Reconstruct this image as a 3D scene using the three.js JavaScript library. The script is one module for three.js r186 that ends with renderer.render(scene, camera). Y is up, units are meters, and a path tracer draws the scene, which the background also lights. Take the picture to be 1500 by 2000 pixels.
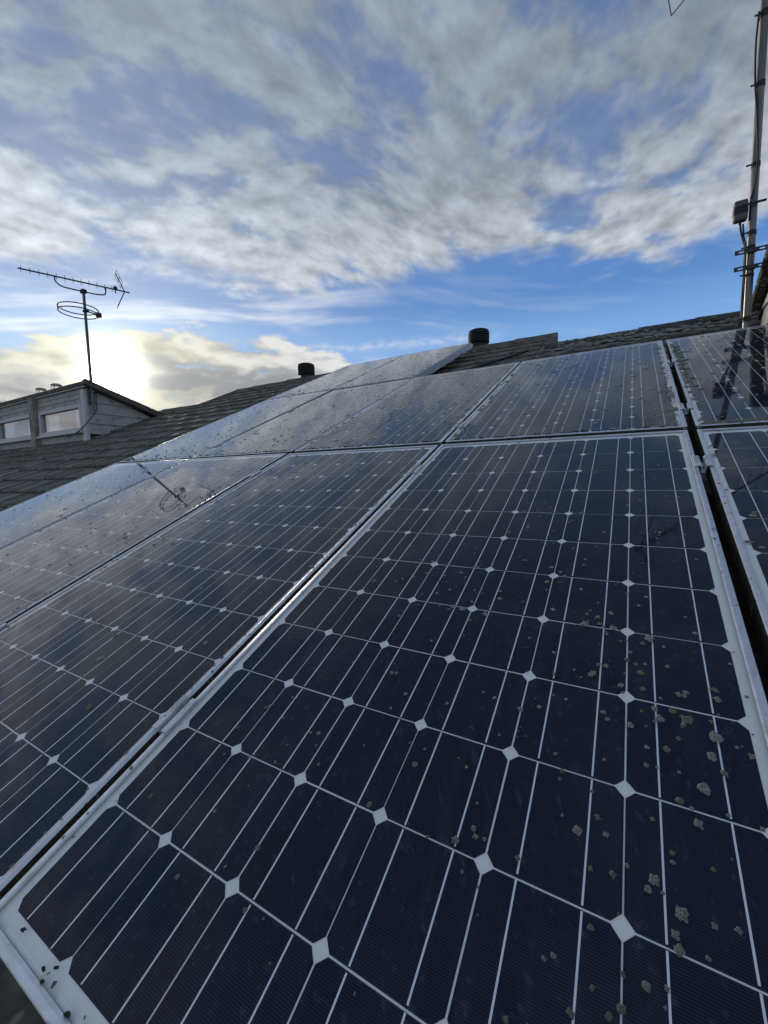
import * as THREE from 'three';
import { RoundedBoxGeometry } from 'three/addons/geometries/RoundedBoxGeometry.js';
import { mergeGeometries, toCreasedNormals } from 'three/addons/utils/BufferGeometryUtils.js';

/* ------------------------------------------------------------------ camera, sky, sun, exposure */
const scene = new THREE.Scene();
const renderer = new THREE.WebGLRenderer({ antialias: true });
renderer.toneMapping = THREE.LinearToneMapping;
renderer.toneMappingExposure = 1.1;
renderer.shadowMap.enabled = true;

const camera = new THREE.PerspectiveCamera(102.09, 0.75, 0.02, 600);
camera.position.set(0.627, 0.508, 0.163);
camera.up.set(-0.026772, 0.996117, -0.0838705);
camera.lookAt(0.627 - 0.50348, 0.508 - 0.085918, 0.163 - 0.859724);
scene.add(camera);

const D2R = Math.PI / 180;
const PITCH = 24 * D2R, SP = Math.sin(PITCH), CP = Math.cos(PITCH), TP = Math.tan(PITCH);
/* roof coordinates: u along the eaves, v up the slope, n out of the roof; the panels' glass lies at n = 0 */
const rp = (u, v, n) => new THREE.Vector3(u, v * SP + n * CP, -(v * CP - n * SP));
const dirOf = (az, el) => new THREE.Vector3(Math.sin(az * D2R) * Math.cos(el * D2R), Math.sin(el * D2R), -Math.cos(az * D2R) * Math.cos(el * D2R));
const SUN_AZ = -62.7, SUN_EL = 12.4;

/* seeded random numbers and gradient noise */
function rng(seed) { let s = seed >>> 0; return () => { s = (s + 0x6d2b79f5) | 0; let t = Math.imul(s ^ (s >>> 15), 1 | s); t = (t + Math.imul(t ^ (t >>> 7), 61 | t)) ^ t; return ((t ^ (t >>> 14)) >>> 0) / 4294967296; }; }
const PERM = new Uint8Array(512), GX = new Float32Array(256), GY = new Float32Array(256), GZ = new Float32Array(256);
{
  const r = rng(77), p = Array.from({ length: 256 }, (_, i) => i);
  for (let i = 255; i > 0; i--) { const j = Math.floor(r() * (i + 1)); const t = p[i]; p[i] = p[j]; p[j] = t; }
  for (let i = 0; i < 512; i++) PERM[i] = p[i & 255];
  for (let i = 0; i < 256; i++) { const z = r() * 2 - 1, a = r() * 6.28318, q = Math.sqrt(1 - z * z); GX[i] = q * Math.cos(a) * 1.5; GY[i] = q * Math.sin(a) * 1.5; GZ[i] = z * 1.5; }
}
function noise(x, y, z) {
  const X = Math.floor(x), Y = Math.floor(y), Z = Math.floor(z), fx = x - X, fy = y - Y, fz = z - Z;
  const u = fx * fx * fx * (fx * (fx * 6 - 15) + 10), v = fy * fy * fy * (fy * (fy * 6 - 15) + 10), w = fz * fz * fz * (fz * (fz * 6 - 15) + 10);
  const xi = X & 255, yi = Y & 255, zi = Z & 255, A = PERM[xi] + yi, B = PERM[(xi + 1) & 255] + yi;
  const aa = PERM[A & 255] + zi, ab = PERM[(A + 1) & 255] + zi, ba = PERM[B & 255] + zi, bb = PERM[(B + 1) & 255] + zi;
  const g = (h, dx, dy, dz) => { const k = PERM[h & 255]; return GX[k] * dx + GY[k] * dy + GZ[k] * dz; };
  const l1 = g(aa, fx, fy, fz), l2 = g(ba, fx - 1, fy, fz), l3 = g(ab, fx, fy - 1, fz), l4 = g(bb, fx - 1, fy - 1, fz);
  const m1 = g(aa + 1, fx, fy, fz - 1), m2 = g(ba + 1, fx - 1, fy, fz - 1), m3 = g(ab + 1, fx, fy - 1, fz - 1), m4 = g(bb + 1, fx - 1, fy - 1, fz - 1);
  const p = l1 + u * (l2 - l1), q = l3 + u * (l4 - l3), r = m1 + u * (m2 - m1), s = m3 + u * (m4 - m3);
  const a = p + v * (q - p), b = r + v * (s - r);
  return a + w * (b - a);
}
function fbm(x, y, z, o, gain = 0.5) { let a = 1, s = 0, t = 0; for (let i = 0; i < o; i++) { s += a * noise(x, y, z); t += a; a *= gain; x = x * 2.03 + 17.1; y = y * 2.03 + 5.3; z = z * 2.03 + 9.7; } return s / t; }
const sstep = (a, b, x) => { const t = Math.min(1, Math.max(0, (x - a) / (b - a))); return t * t * (3 - 2 * t); };
const lerp = (a, b, t) => a + (b - a) * t;
function table(pts, x) { if (x <= pts[0][0]) return pts[0][1]; for (let i = 1; i < pts.length; i++) if (x <= pts[i][0]) { const t = (x - pts[i - 1][0]) / (pts[i][0] - pts[i - 1][0]); return lerp(pts[i - 1][1], pts[i][1], t * t * (3 - 2 * t)); } return pts[pts.length - 1][1]; }

/* the sky: blue air, a broken deck of cloud whose near edge lies some 23 degrees up, a low bank of cumulus near the sun */
function makeSky() {
  const W = 3072, H = 1536, data = new Float32Array(W * H * 4);
  const sun = dirOf(SUN_AZ, SUN_EL), K = 1.12;
  const ca = Math.cos(-38 * D2R), sa = Math.sin(-38 * D2R);
  const edgeT = [[-180, 23], [-130, 19], [-88, 14.5], [-80, 15.5], [-75, 19], [-71, 21.3], [-62, 23.2], [-50, 23.6], [-40, 22.8], [-32, 23.4], [-24, 25.6], [-14, 26.2], [-8, 25], [-2, 22.2], [4, 22], [9, 23.2], [14, 23.5], [60, 23], [180, 23]];
  const bankT = [[-180, 12], [-110, 13], [-78, 12.5], [-72, 13.6], [-67, 15], [-63, 16.5], [-55, 17.2], [-47, 17.2], [-40, 16.4], [-36, 15.2], [-31, 12.5], [-24, 9], [-6, 8], [20, 9], [70, 12], [180, 12]];
  for (let j = 0; j < H; j++) {
    const el = ((j + 0.5) / H - 0.5) * 180, cy = Math.sin(el * D2R), ch = Math.cos(el * D2R);
    for (let i = 0; i < W; i++) {
      const o = (j * W + i) * 4;
      data[o + 3] = 1;
      if (el < -1) { data[o] = 0.16; data[o + 1] = 0.17; data[o + 2] = 0.17; continue; }
      const th = ((i + 0.5) / W - 0.5) * 2 * Math.PI, x = Math.cos(th) * ch, z = Math.sin(th) * ch, y = cy;
      const az = Math.atan2(x, -z) / D2R;
      const dot = x * sun.x + y * sun.y + z * sun.z, ang = Math.acos(Math.min(1, Math.max(-1, dot))) / D2R;
      /* air */
      const e = Math.max(el, 0);
      let r = table([[0, 0.34], [10, 0.24], [16, 0.155], [22, 0.080], [32, 0.074], [60, 0.060]], e);
      let g = table([[0, 0.50], [10, 0.42], [16, 0.32], [22, 0.200], [32, 0.152], [60, 0.118]], e);
      let b = table([[0, 0.70], [10, 0.68], [16, 0.61], [22, 0.47], [32, 0.345], [60, 0.275]], e);
      const aur = Math.exp(-ang / 15);
      r += aur * 0.40; g += aur * 0.37; b += aur * 0.24;
      /* cirrus wisps in the blue band */
      {
        const px = (x * ca + z * sa) / (y + 0.10), pz = (-x * sa + z * ca) / (y + 0.10);
        const w = fbm(px * 0.9 + 3, pz * 3.4 + 0.6 * noise(px, pz, 4), 2.5, 5, 0.6);
        const a = sstep(0.02, 0.42, w) * 0.62 * sstep(11, 15, el) * (1 - sstep(24, 28, el)) * (az < 0 && az > -90 ? lerp(1, 0.25, sstep(-45, -20, az)) : 0.4);
        const L = 0.62 + 0.5 * Math.exp(-ang / 16);
        r = lerp(r, L, a); g = lerp(g, L * 1.01, a); b = lerp(b, L * 1.03, a);
      }
      /* an old contrail */
      if (el > 14 && el < 20 && az > -42 && az < -10) { const c = 16.8 + (az + 35.5) * 0.03 + 0.5 * noise(az * 0.25, 3, 1), t = 0.45 * Math.exp(-Math.pow((el - c) / (0.28 + 0.012 * (az + 42)), 2)) * sstep(-0.5, 0.3, fbm(az * 0.7, el * 1.6, 5, 4)) * sstep(-42, -35, az) * (1 - sstep(-20, -12, az)); r = lerp(r, 0.62, t); g = lerp(g, 0.64, t); b = lerp(b, 0.68, t); }
      /* the cloud deck */
      if (el > 13) {
        const k = 1 / (y + 0.07), qx = x * k, qz = z * k;
        const along = qx * sa - qz * ca, across = qx * ca + qz * sa;
        const w1 = fbm(along * 1.1, across * 1.1, 7.7, 3), w2 = fbm(along * 1.1 + 31, across * 1.1, 3.1, 3);
        const edge = table(edgeT, az);
        const right = sstep(-46, -14, az) * (1 - sstep(60, 130, az));
        const wisp = fbm(along * lerp(5.4, 4.6, right) + w1 * 0.9, across * 4.2 + w2 * 0.9, 1.3, 7, 0.6);
        const big = fbm(along * 1.9 + 5.4 + w2 * 0.9, across * 1.75 + w1 * 0.9, 12.3, 5, 0.5);
        const cov = sstep(-1.6, 2.2, el - edge + 5.0 * wisp + 3.0 * big);
        const d = big * 0.52 + wisp * 0.85 + 0.24 * (1 - sstep(22, 30, el)) + 0.105 - 0.05 * right * sstep(25, 31, el);
        const veil = sstep(46, 60, el); let a = lerp(cov * (0.24 + 0.74 * sstep(-0.17, 0.17, d)), 0.5, veil);
        const tex = fbm(along * lerp(12, 9.5, right) + w2 * 1.2, across * 9.5 + w1 * 1.2, 21, 6, 0.62) * (1 - veil);
        const low = 1 - sstep(21, 41, el);
        let L = lerp(lerp(0.232, 0.15, veil), 0.435, Math.pow(low, 1.35)) * (1 + lerp(0.70, 0.95, low) * tex + (0.50 * wisp - 0.22 * sstep(0.12, 0.5, d) * (1 - 0.6 * low)) * (1 - veil)) + 0.40 * Math.exp(-ang / 18);
        const back = 0.5 - 0.5 * dot; L *= 1 + 0.62 * back * back;
        const hi = 1 - low;
        r = lerp(r, L * lerp(0.94, 0.845, hi), a); g = lerp(g, L * 0.99, a); b = lerp(b, L * lerp(1.06, 1.17, hi), a);
      }
      /* cumulus bank low in the sky */
      if (el < 21) {
        const cx = x / ch * 7.5, cz = z / ch * 7.5, cyy = el * 0.20;
        const d1 = fbm(cx * 1.5, cyy * 3.0 + 0.3, cz * 1.5 + 40, 6, 0.55), d2 = fbm(cx * 0.7 + 9, cyy * 1.7, cz * 0.7, 4);
        const top = table(bankT, az);
        const inside = sstep(-0.7, 0.8, top - el + 4.6 * d1 + 1.6 * d2);
        const view = az > -95 && az < -26;
        const a = inside * 0.95 * sstep(-0.50, 0.0, d1 + 0.5 * d2 + (view ? 0.20 : 0.0));
        const gap = Math.hypot((az + 53.5 + 7 * d2) / 5.6, (el - 11.4 + 3.5 * d1) / 1.9), gap2 = Math.hypot((az + 43) / 7, (el - 13.0 + 4 * d1) / 1.0), gap3 = Math.hypot((az + 71) / 4, (el - 9.5) / 1.6), gap4 = Math.hypot((az + 58) / 2.4, (el - 14.2) / 0.9);
        const dark = 1.25 * Math.exp(-gap * gap) + 0.75 * Math.exp(-gap2 * gap2) + 0.6 * Math.exp(-gap3 * gap3) + 0.7 * Math.exp(-gap4 * gap4) + 1.1 * d1 + 0.6 * Math.max(0, -d2) * sstep(17, 10, el);
        const lit = 0.50 + 0.18 * Math.exp(-ang / 8) + 0.66 * d1, shade = 0.25 + 0.10 * Math.exp(-ang / 6);
        const m = sstep(0.15, 0.95, dark);
        const L = lerp(lit, shade, m), warm = Math.exp(-ang / 15) * (1 - 0.8 * m);
        r = lerp(r, L * (1 + 0.06 * warm), a); g = lerp(g, L * (1.0 + 0.02 * warm), a); b = lerp(b, L * lerp(1.05, 0.70, warm), a);
      }
      /* the glow of the sun in thin cloud */
      const glow = 30 * Math.exp(-(ang / 1.35) * (ang / 1.35)) + 1.1 * Math.exp(-(ang / 3.0) * (ang / 3.0)) + 0.16 * Math.exp(-ang / 5);
      data[o] = (r + glow) * K; data[o + 1] = (g + glow * 0.97) * K; data[o + 2] = (b + glow * 0.84) * K;
    }
  }
  const t = new THREE.DataTexture(data, W, H, THREE.RGBAFormat, THREE.FloatType);
  t.mapping = THREE.EquirectangularReflectionMapping; t.magFilter = THREE.LinearFilter; t.minFilter = THREE.LinearFilter; t.colorSpace = THREE.LinearSRGBColorSpace; t.needsUpdate = true;
  return t;
}
const sky = makeSky();
scene.background = sky; scene.environment = sky;

const sunLight = new THREE.DirectionalLight(new THREE.Color(1.0, 0.90, 0.74), 2.2);
sunLight.position.copy(dirOf(SUN_AZ, SUN_EL).multiplyScalar(40)); sunLight.target.position.set(-2, 1, -2);
sunLight.position.add(sunLight.target.position);
sunLight.castShadow = true; sunLight.shadow.radius = 8; sunLight.shadow.mapSize.set(2048, 2048);
Object.assign(sunLight.shadow.camera, { left: -16, right: 16, top: 14, bottom: -14, near: 1, far: 90 });
scene.add(sunLight, sunLight.target);

/* ------------------------------------------------------------------ textures and materials */
function tex(w, h, fn, srgb = true) {
  const d = new Uint8Array(w * h * 4);
  for (let y = 0; y < h; y++) for (let x = 0; x < w; x++) { const c = fn((x + 0.5) / w, (y + 0.5) / h), o = (y * w + x) * 4; for (let k = 0; k < 3; k++) d[o + k] = Math.max(0, Math.min(255, Math.round((Array.isArray(c) ? c[k] : c) * 255))); d[o + 3] = 255; }
  const t = new THREE.DataTexture(d, w, h); t.wrapS = t.wrapT = THREE.RepeatWrapping; t.magFilter = THREE.LinearFilter; t.minFilter = THREE.LinearFilter; t.colorSpace = srgb ? THREE.SRGBColorSpace : THREE.NoColorSpace; t.needsUpdate = true; return t;
}
const T2 = Math.PI * 2;
/* noise that repeats over the unit square: a torus in two noise spaces */
function tn(u, v, f, o, s = 0) { const a = u * T2, b = v * T2, R = f / T2; return fbm(Math.cos(a) * R + 11 + s, Math.sin(a) * R + Math.cos(b) * R * 0.73 + s * 1.7, Math.sin(b) * R + Math.cos(b) * R * 0.68, o); }
const tn2 = (u, v, fu, fv, o, s) => { const a = u * T2, b = v * T2, R = fu / T2, Q = fv / T2; return fbm(Math.cos(a) * R + 11 + s, Math.sin(a) * R + Math.cos(b) * Q * 0.73 + s * 1.7, Math.sin(b) * Q + Math.cos(b) * Q * 0.68, o); };
const mixc = (a, b, t) => [lerp(a[0], b[0], t), lerp(a[1], b[1], t), lerp(a[2], b[2], t)];
const S = (c) => (c <= 0.0031308 ? c * 12.92 : 1.055 * Math.pow(c, 1 / 2.4) - 0.055);
const L3 = (r, g, b) => [S(r), S(g), S(b)];
const clone = (t, rx, ry) => { const c = t.clone(); c.repeat.set(rx, ry); c.needsUpdate = true; return c; };

/* concrete roof tile: grain, algae, pale crusts */
const tileMap = (seed, base, alt, liAmt) => tex(512, 512, (u, v) => {
  const n1 = tn(u, v, 9, 4, seed), n2 = tn(u, v, 60, 3, seed + 4), n3 = tn(u, v, 24, 4, seed + 9);
  let c = mixc(base, alt, sstep(-0.25, 0.3, n1)); const k = 1 + 0.35 * n2 + 0.2 * n1; c = c.map((q) => q * k);
  const li = sstep(liAmt, liAmt + 0.07, n3 + 0.25 * n2); return mixc(c, [0.47 + 0.2 * n2, 0.48 + 0.2 * n2, 0.42 + 0.2 * n2], li * 0.85);
});
const tileBump = tex(512, 512, (u, v) => 0.5 + 0.35 * tn(u, v, 70, 3, 2) + 0.25 * tn(u, v, 20, 3, 5), false);
const std = (o) => new THREE.MeshStandardMaterial(o), phy = (o) => new THREE.MeshPhysicalMaterial(o);
const lin = (r, g, b) => new THREE.Color().setRGB(r, g, b);
const tMapA = tileMap(1, L3(0.094, 0.084, 0.068), L3(0.13, 0.118, 0.096), 0.36), tMapB = tileMap(6, L3(0.076, 0.070, 0.057), L3(0.112, 0.108, 0.082), 0.33), tMapC = tileMap(13, L3(0.108, 0.094, 0.076), L3(0.146, 0.134, 0.108), 0.40);
const tMapD = tileMap(27, L3(0.085, 0.088, 0.058), L3(0.13, 0.118, 0.095), 0.22);
const TILE_MATS = [tMapA, tMapB, tMapC, tMapD].map((m, i) => std({ map: m, bumpMap: tileBump, bumpScale: 0.0035, roughness: [0.7, 0.8, 0.64, 0.85][i] }));
const mossMap = tileMap(21, L3(0.032, 0.034, 0.024), L3(0.06, 0.056, 0.045), 0.20);
const M = {
  ridge: std({ map: clone(tMapB, 1, 1), bumpMap: tileBump, bumpScale: 0.006, roughness: 0.85 }),
  mossy: std({ map: mossMap, bumpMap: tileBump, bumpScale: 0.012, roughness: 0.95 }),
  deck: std({ color: lin(0.022, 0.021, 0.020), roughness: 0.95 }),
};
const brickish = tex(512, 512, (u, v) => { const n = tn(u, v, 14, 4, 3), f = tn(u, v, 80, 2, 8); return [0.42 + 0.14 * n + 0.1 * f, 0.34 + 0.12 * n + 0.1 * f, 0.29 + 0.1 * n + 0.1 * f]; });
M.wall = std({ map: brickish, roughness: 0.95 });
const sidingTex = tex(512, 512, (u, v) => { const g = tn(u, v, 6, 4, 2), f = tn(u * 1, v, 90, 2, 7), s = sstep(0.10, 0.42, tn(u, v, 16, 4, 12)); const k = 1 + 0.10 * g + 0.16 * f; return mixc([0.655 * k, 0.65 * k, 0.63 * k], [0.40, 0.41, 0.35], s * 0.55); });
M.siding = std({ map: sidingTex, bumpMap: tileBump, bumpScale: 0.0012, roughness: 0.72 });
M.sidingFar = M.siding;
M.pier = std({ map: clone(tMapC, 1, 1), color: lin(2.0, 2.05, 2.1), roughness: 0.9 });
M.whitePaint = std({ color: lin(0.50, 0.51, 0.50), roughness: 0.5 });
M.darkTrim = std({ color: lin(0.03, 0.03, 0.032), roughness: 0.7 });
M.room = std({ color: lin(0.05, 0.048, 0.045), roughness: 0.95 });
M.curtain = std({ color: lin(0.05, 0.045, 0.042), roughness: 0.95 });
M.blind = std({ color: lin(0.40, 0.46, 0.50), roughness: 0.9 });
M.windowGlass = phy({ color: 0xffffff, transmission: 1, thickness: 0, roughness: 0.01, ior: 1.9 });
M.blackPlastic = std({ color: lin(0.012, 0.013, 0.013), roughness: 0.55 });
M.greyPlastic = std({ color: lin(0.085, 0.09, 0.08), roughness: 0.55 });
M.rubber = std({ color: lin(0.008, 0.008, 0.009), roughness: 0.6 });
const metalNoise = tex(256, 256, (u, v) => { const n = 0.84 + 0.3 * tn(u, v, 10, 4, 3) + 0.18 * tn(u, v, 60, 2, 9); return [n, n, n]; });
const metalRough = tex(256, 256, (u, v) => { const n = 0.42 + 0.5 * tn(u, v, 12, 4, 15); return [n, n, n]; }, false);
M.pole = std({ color: lin(0.22, 0.213, 0.206), map: metalNoise, metalness: 0.85, roughness: 0.9, roughnessMap: metalRough });
M.antenna = std({ color: lin(0.05, 0.053, 0.055), metalness: 0.4, roughness: 0.5 });
M.galv = std({ color: lin(0.16, 0.16, 0.16), metalness: 0.7, roughness: 0.5 });
M.cowl = std({ color: lin(0.45, 0.45, 0.43), metalness: 0.5, roughness: 0.45 });
M.bark = std({ color: lin(0.05, 0.042, 0.034), roughness: 0.95 });

/* panel materials */
const frameMap = tex(1024, 512, (u, v) => {
  const g = 0.90 + 0.10 * tn(u, v, 8, 3, 4) + 0.07 * tn(u, v, 90, 2, 6), s = sstep(0.30, 0.44, tn(u, v, 70, 3, 33)), al = sstep(0.16, 0.5, tn(u, v, 18, 4, 41));
  return mixc(mixc([g, g, g * 1.01], [0.62, 0.63, 0.52], al * 0.45), [0.13, 0.13, 0.09], s * 0.8);
});
M.frame = std({ color: lin(0.90, 0.91, 0.93), map: frameMap, metalness: 0.7, roughness: 0.45 });
/* dark brown-olive tone for the rails' outer faces: streaks along the rail, pale patches */
const webOliveMap = tex(512, 256, (u, v) => { const n = tn2(u, v, 14, 60, 4, 19), f = tn(u, v, 90, 2, 23), g = sstep(0.05, 0.4, tn(u, v, 12, 3, 29)), bare = sstep(0.40, 0.50, tn(u, v, 26, 4, 37) + 0.2 * f); return mixc(mixc([0.24, 0.225, 0.175], [0.33, 0.34, 0.22], sstep(-0.1, 0.4, n) * 0.6 + 0.4 * g), [0.66, 0.67, 0.66], bare).map((c) => c * (1 + 0.35 * f)); });
M.webOlive = std({ map: clone(webOliveMap, 2, 2), bumpMap: tileBump, bumpScale: 0.0008, roughness: 0.9 });
M.frameSide = std({ color: lin(0.55, 0.56, 0.57), metalness: 0.6, roughness: 0.45 });
M.backsheet = std({ color: lin(0.90, 0.89, 0.83), roughness: 0.6 });
M.ribbon = std({ color: lin(0.96, 0.96, 0.95), metalness: 0.3, roughness: 0.45 });
const FING = 52;
const cellMap = (seed, base, line) => tex(128, 1024, (u, v) => {
  const p = (v * FING) % 1, l = sstep(0.24, 0.08, Math.abs(p - 0.5)), n = tn(u, v, 6, 3, seed);
  const edge = u < 0.012 || u > 0.988 || v < 0.006 || v > 0.994 ? 0 : 1;
  return mixc(base, line, l * edge * (0.9 + 0.4 * n)).map((c) => c * (1 + 0.16 * n));
});
const CELL_MATS = [[2, L3(0.0028, 0.0052, 0.0180), L3(0.021, 0.027, 0.044)], [9, L3(0.0032, 0.0054, 0.0160), L3(0.022, 0.027, 0.041)], [15, L3(0.0024, 0.0048, 0.0200), L3(0.020, 0.026, 0.047)]].map(([s, a, b]) => phy({ map: cellMap(s, a, b), roughness: 0.5, specularIntensity: 0.06 }));
const glassRough = tex(1024, 1024, (u, v) => { const a = tn(u, v, 14, 4, 5), b = tn(u * 1, v, 120, 2, 8), c = tn(u * 1, v, 4, 3, 17); const n = 0.022 + 0.02 * Math.abs(a) + 0.015 * Math.abs(b) + 0.06 * sstep(0.10, 0.45, c); return [n, n, n]; }, false);
const glassBump = tex(1024, 1024, (u, v) => { const n = 0.5 + 0.22 * tn(u, v, 150, 2, 5) + 0.5 * tn(u, v, 9, 3, 25); return [n, n, n]; }, false);
const dried = (() => { const r = rng(71); return Array.from({ length: 420 }, () => [r(), r(), 0.0012 + 0.0035 * r() * r(), 0.4 + 0.6 * r()]); })();
/* dust, dried drops and run marks: how much of the pane is clear */
const glassClear = tex(1024, 1024, (u, v) => {
  let d = 0.0015 + 0.007 * sstep(0.0, 0.45, tn(u, v, 7, 4, 51)) + 0.008 * sstep(0.12, 0.5, tn2(u, v, 46, 5, 4, 57)) + 0.02 * sstep(0.28, 0.5, tn(u, v, 110, 2, 61));
  for (const [x, y, q, k] of dried) { let dx = Math.abs(u - x), dy = Math.abs(v - y); if (dx > 0.5) dx = 1 - dx; if (dy > 0.5) dy = 1 - dy; if (dx > 0.03 || dy > 0.03) continue; const t = Math.hypot(dx, dy) / q; d += k * (0.030 * Math.exp(-Math.pow((t - 0.9) / 0.16, 2)) + (t < 0.9 ? 0.006 : 0)); }
  return 1 - d;
}, false);
M.glass = phy({ color: 0xffffff, transmission: 1, transmissionMap: glassClear, thickness: 0, ior: 1.44, roughness: 1, roughnessMap: glassRough, bumpMap: glassBump, bumpScale: 0.00002 });
const lichenTex = (seed, a, b) => tex(256, 256, (u, v) => { const n = tn(u, v, 16, 4, seed), f = tn(u, v, 60, 2, seed + 3); return mixc(a, b, sstep(-0.35, 0.35, n + 0.7 * f)); });
const LICHEN_MATS = [[3, L3(0.10, 0.11, 0.085), L3(0.40, 0.43, 0.36)], [8, L3(0.07, 0.072, 0.05), L3(0.30, 0.32, 0.24)], [14, L3(0.12, 0.128, 0.105), L3(0.38, 0.41, 0.355)]].map(([s, a, b]) => std({ map: lichenTex(s, a, b), bumpMap: clone(tileBump, 2, 2), bumpScale: 0.0012, roughness: 0.95 }));
M.moss = std({ map: lichenTex(31, L3(0.07, 0.076, 0.055), L3(0.28, 0.31, 0.235)), roughness: 0.98 });
M.orange = std({ map: lichenTex(44, L3(0.07, 0.05, 0.025), L3(0.30, 0.17, 0.05)), roughness: 0.95 });
M.debris = std({ color: lin(0.035, 0.032, 0.024), roughness: 0.95 });

/* ------------------------------------------------------------------ helpers */
const taken = new Map();
function numbered(name) { const k = taken.get(name) ?? 0; taken.set(name, k + 1); return k ? name + '_' + String(k).padStart(3, '0') : name; }
const shadows = (m) => { m.castShadow = true; m.receiveShadow = true; return m; };
function mesh(name, geo, mat, parent, p, rot) { const m = shadows(new THREE.Mesh(geo, mat)); m.name = name; if (p) m.position.copy(p); if (rot) m.rotation.set(rot[0], rot[1], rot[2]); parent.add(m); return m; }
function tag(o, label, category, group, kind) { if (label) o.userData.label = label; if (category) o.userData.category = category; if (group) o.userData.group = group; if (kind) o.userData.kind = kind; return o; }
function thing(name, label, category, p, group) { const g = new THREE.Group(); g.name = numbered(name); if (p) g.position.copy(p); tag(g, label, category, group); scene.add(g); return g; }
function metreUV(g) { const p = g.attributes.position, n = g.attributes.normal, uv = new Float32Array(p.count * 2); for (let i = 0; i < p.count; i++) { const ax = Math.abs(n.getX(i)), ay = Math.abs(n.getY(i)), az = Math.abs(n.getZ(i)); const [a, b] = ax > ay && ax > az ? [p.getZ(i), p.getY(i)] : ay > az ? [p.getX(i), p.getZ(i)] : [p.getX(i), p.getY(i)]; uv[2 * i] = a; uv[2 * i + 1] = b; } g.setAttribute('uv', new THREE.BufferAttribute(uv, 2)); return g; }
const box = (w, h, d, x = 0, y = 0, z = 0) => metreUV(new THREE.BoxGeometry(w, h, d).translate(x, y, z));
const rbox = (w, h, d, r, x = 0, y = 0, z = 0) => metreUV(new RoundedBoxGeometry(w, h, d, 1, r).translate(x, y, z));
const vec = (x, y, z) => new THREE.Vector3(x, y, z);
function rod(a, b, r, seg = 8) { const d = b.clone().sub(a), g = new THREE.CylinderGeometry(r, r, d.length(), seg); g.applyQuaternion(new THREE.Quaternion().setFromUnitVectors(vec(0, 1, 0), d.clone().normalize())); const c = a.clone().add(b).multiplyScalar(0.5); return g.translate(c.x, c.y, c.z); }
const tube = (pts, r, n = 24, seg = 8) => new THREE.TubeGeometry(new THREE.CatmullRomCurve3(pts), n, r, seg);
const merge = (a) => mergeGeometries(a.map((g) => { const q = g.index ? g.toNonIndexed() : g; for (const k of Object.keys(q.attributes)) if (!['position', 'normal', 'uv'].includes(k)) q.deleteAttribute(k); return q; }));
/* a slab whose side view (z, y) is given, stretched along x from x0 to x1 */
function prism(pts, x0, x1) { const s = new THREE.Shape(pts.map(([z, y]) => new THREE.Vector2(-z, y))); const g = new THREE.ExtrudeGeometry(s, { depth: x1 - x0, bevelEnabled: false }); g.rotateY(Math.PI / 2); g.translate(x0, 0, 0); return metreUV(g.toNonIndexed ? g : g); }
const GROUND = -5.4;

/* ------------------------------------------------------------------ ground */
const groundTex = tex(512, 512, (u, v) => { const n = tn(u, v, 10, 4, 3), f = tn(u, v, 90, 2, 6); return [0.24 + 0.1 * n + 0.1 * f, 0.28 + 0.1 * n + 0.1 * f, 0.17 + 0.06 * n + 0.08 * f]; });
{ const g = new THREE.PlaneGeometry(900, 900).rotateX(-Math.PI / 2); metreUV(g); const m = mesh('ground', g, std({ map: clone(groundTex, 0.2, 0.2), roughness: 1 }), scene, vec(0, GROUND, 0)); m.userData.kind = 'structure'; }

/* ------------------------------------------------------------------ the terrace: three roof sections in one slope */
const ROOF_N = -0.185, EXPO = 0.262, TILE_W = 0.30, EAVE_V = -0.95;
/* one interlocking tile: x to the right, y out of the roof, z down the slope; its lower edge at z = 0 */
function tileGeo(seed) {
  const r = rng(seed), prof = [[0.0, 0.001], [0.006, 0.006], [0.014, 0.0085], [0.024, 0.006], [0.032, 0.001], [0.15, 0.0], [0.262, 0.001], [0.292, 0.004], [0.2985, 0.0]];
  const L = 0.335, th = 0.021, pos = [], idx = [], n = prof.length, jit = prof.map(() => (r() - 0.5) * 0.004);
  for (const [zz, lift, t2] of [[0, 0.030, 1], [-0.012, 0.0325, 1], [-L, 0.0045, 1]]) for (let i = 0; i < n; i++) pos.push(prof[i][0], lift + prof[i][1] * t2 + th - (zz === 0 ? 0.006 : 0), zz + (zz > -0.1 ? jit[i] : 0));
  for (const [zz, lift] of [[0.0, 0.030], [-L, 0.0045]]) for (const k of [0, n - 1]) pos.push(prof[k][0], lift, zz + (zz === 0 ? jit[k] : 0));
  for (let ring = 0; ring < 2; ring++) for (let i = 0; i < n - 1; i++) { const a = ring * n + i, b = a + 1, c = a + n, d = c + 1; idx.push(a, b, c, b, d, c); }
  const f0 = 3 * n, f1 = f0 + 1, b0 = f0 + 2, b1 = f0 + 3;
  for (let i = 0; i < n - 1; i++) idx.push(f0, i + 1, i);
  idx.push(f0, f1, n - 1);
  idx.push(f0, 0, n, f0, n, 2 * n, f0, 2 * n, b0, f1, n + n - 1, n - 1, f1, 3 * n - 1, 2 * n - 1, f1, b1, 3 * n - 1);
  const g = new THREE.BufferGeometry(); g.setAttribute('position', new THREE.Float32BufferAttribute(pos, 3)); g.setIndex(idx);
  const c = toCreasedNormals(g, 0.6); metreUV(c); const uv = c.attributes.uv, ox = r(), oy = r(); for (let i = 0; i < uv.count; i++) uv.setXY(i, uv.getX(i) + ox, uv.getY(i) + oy); return c;
}
const TILES = [1, 2, 3, 4, 5, 6].map(tileGeo);

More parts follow.
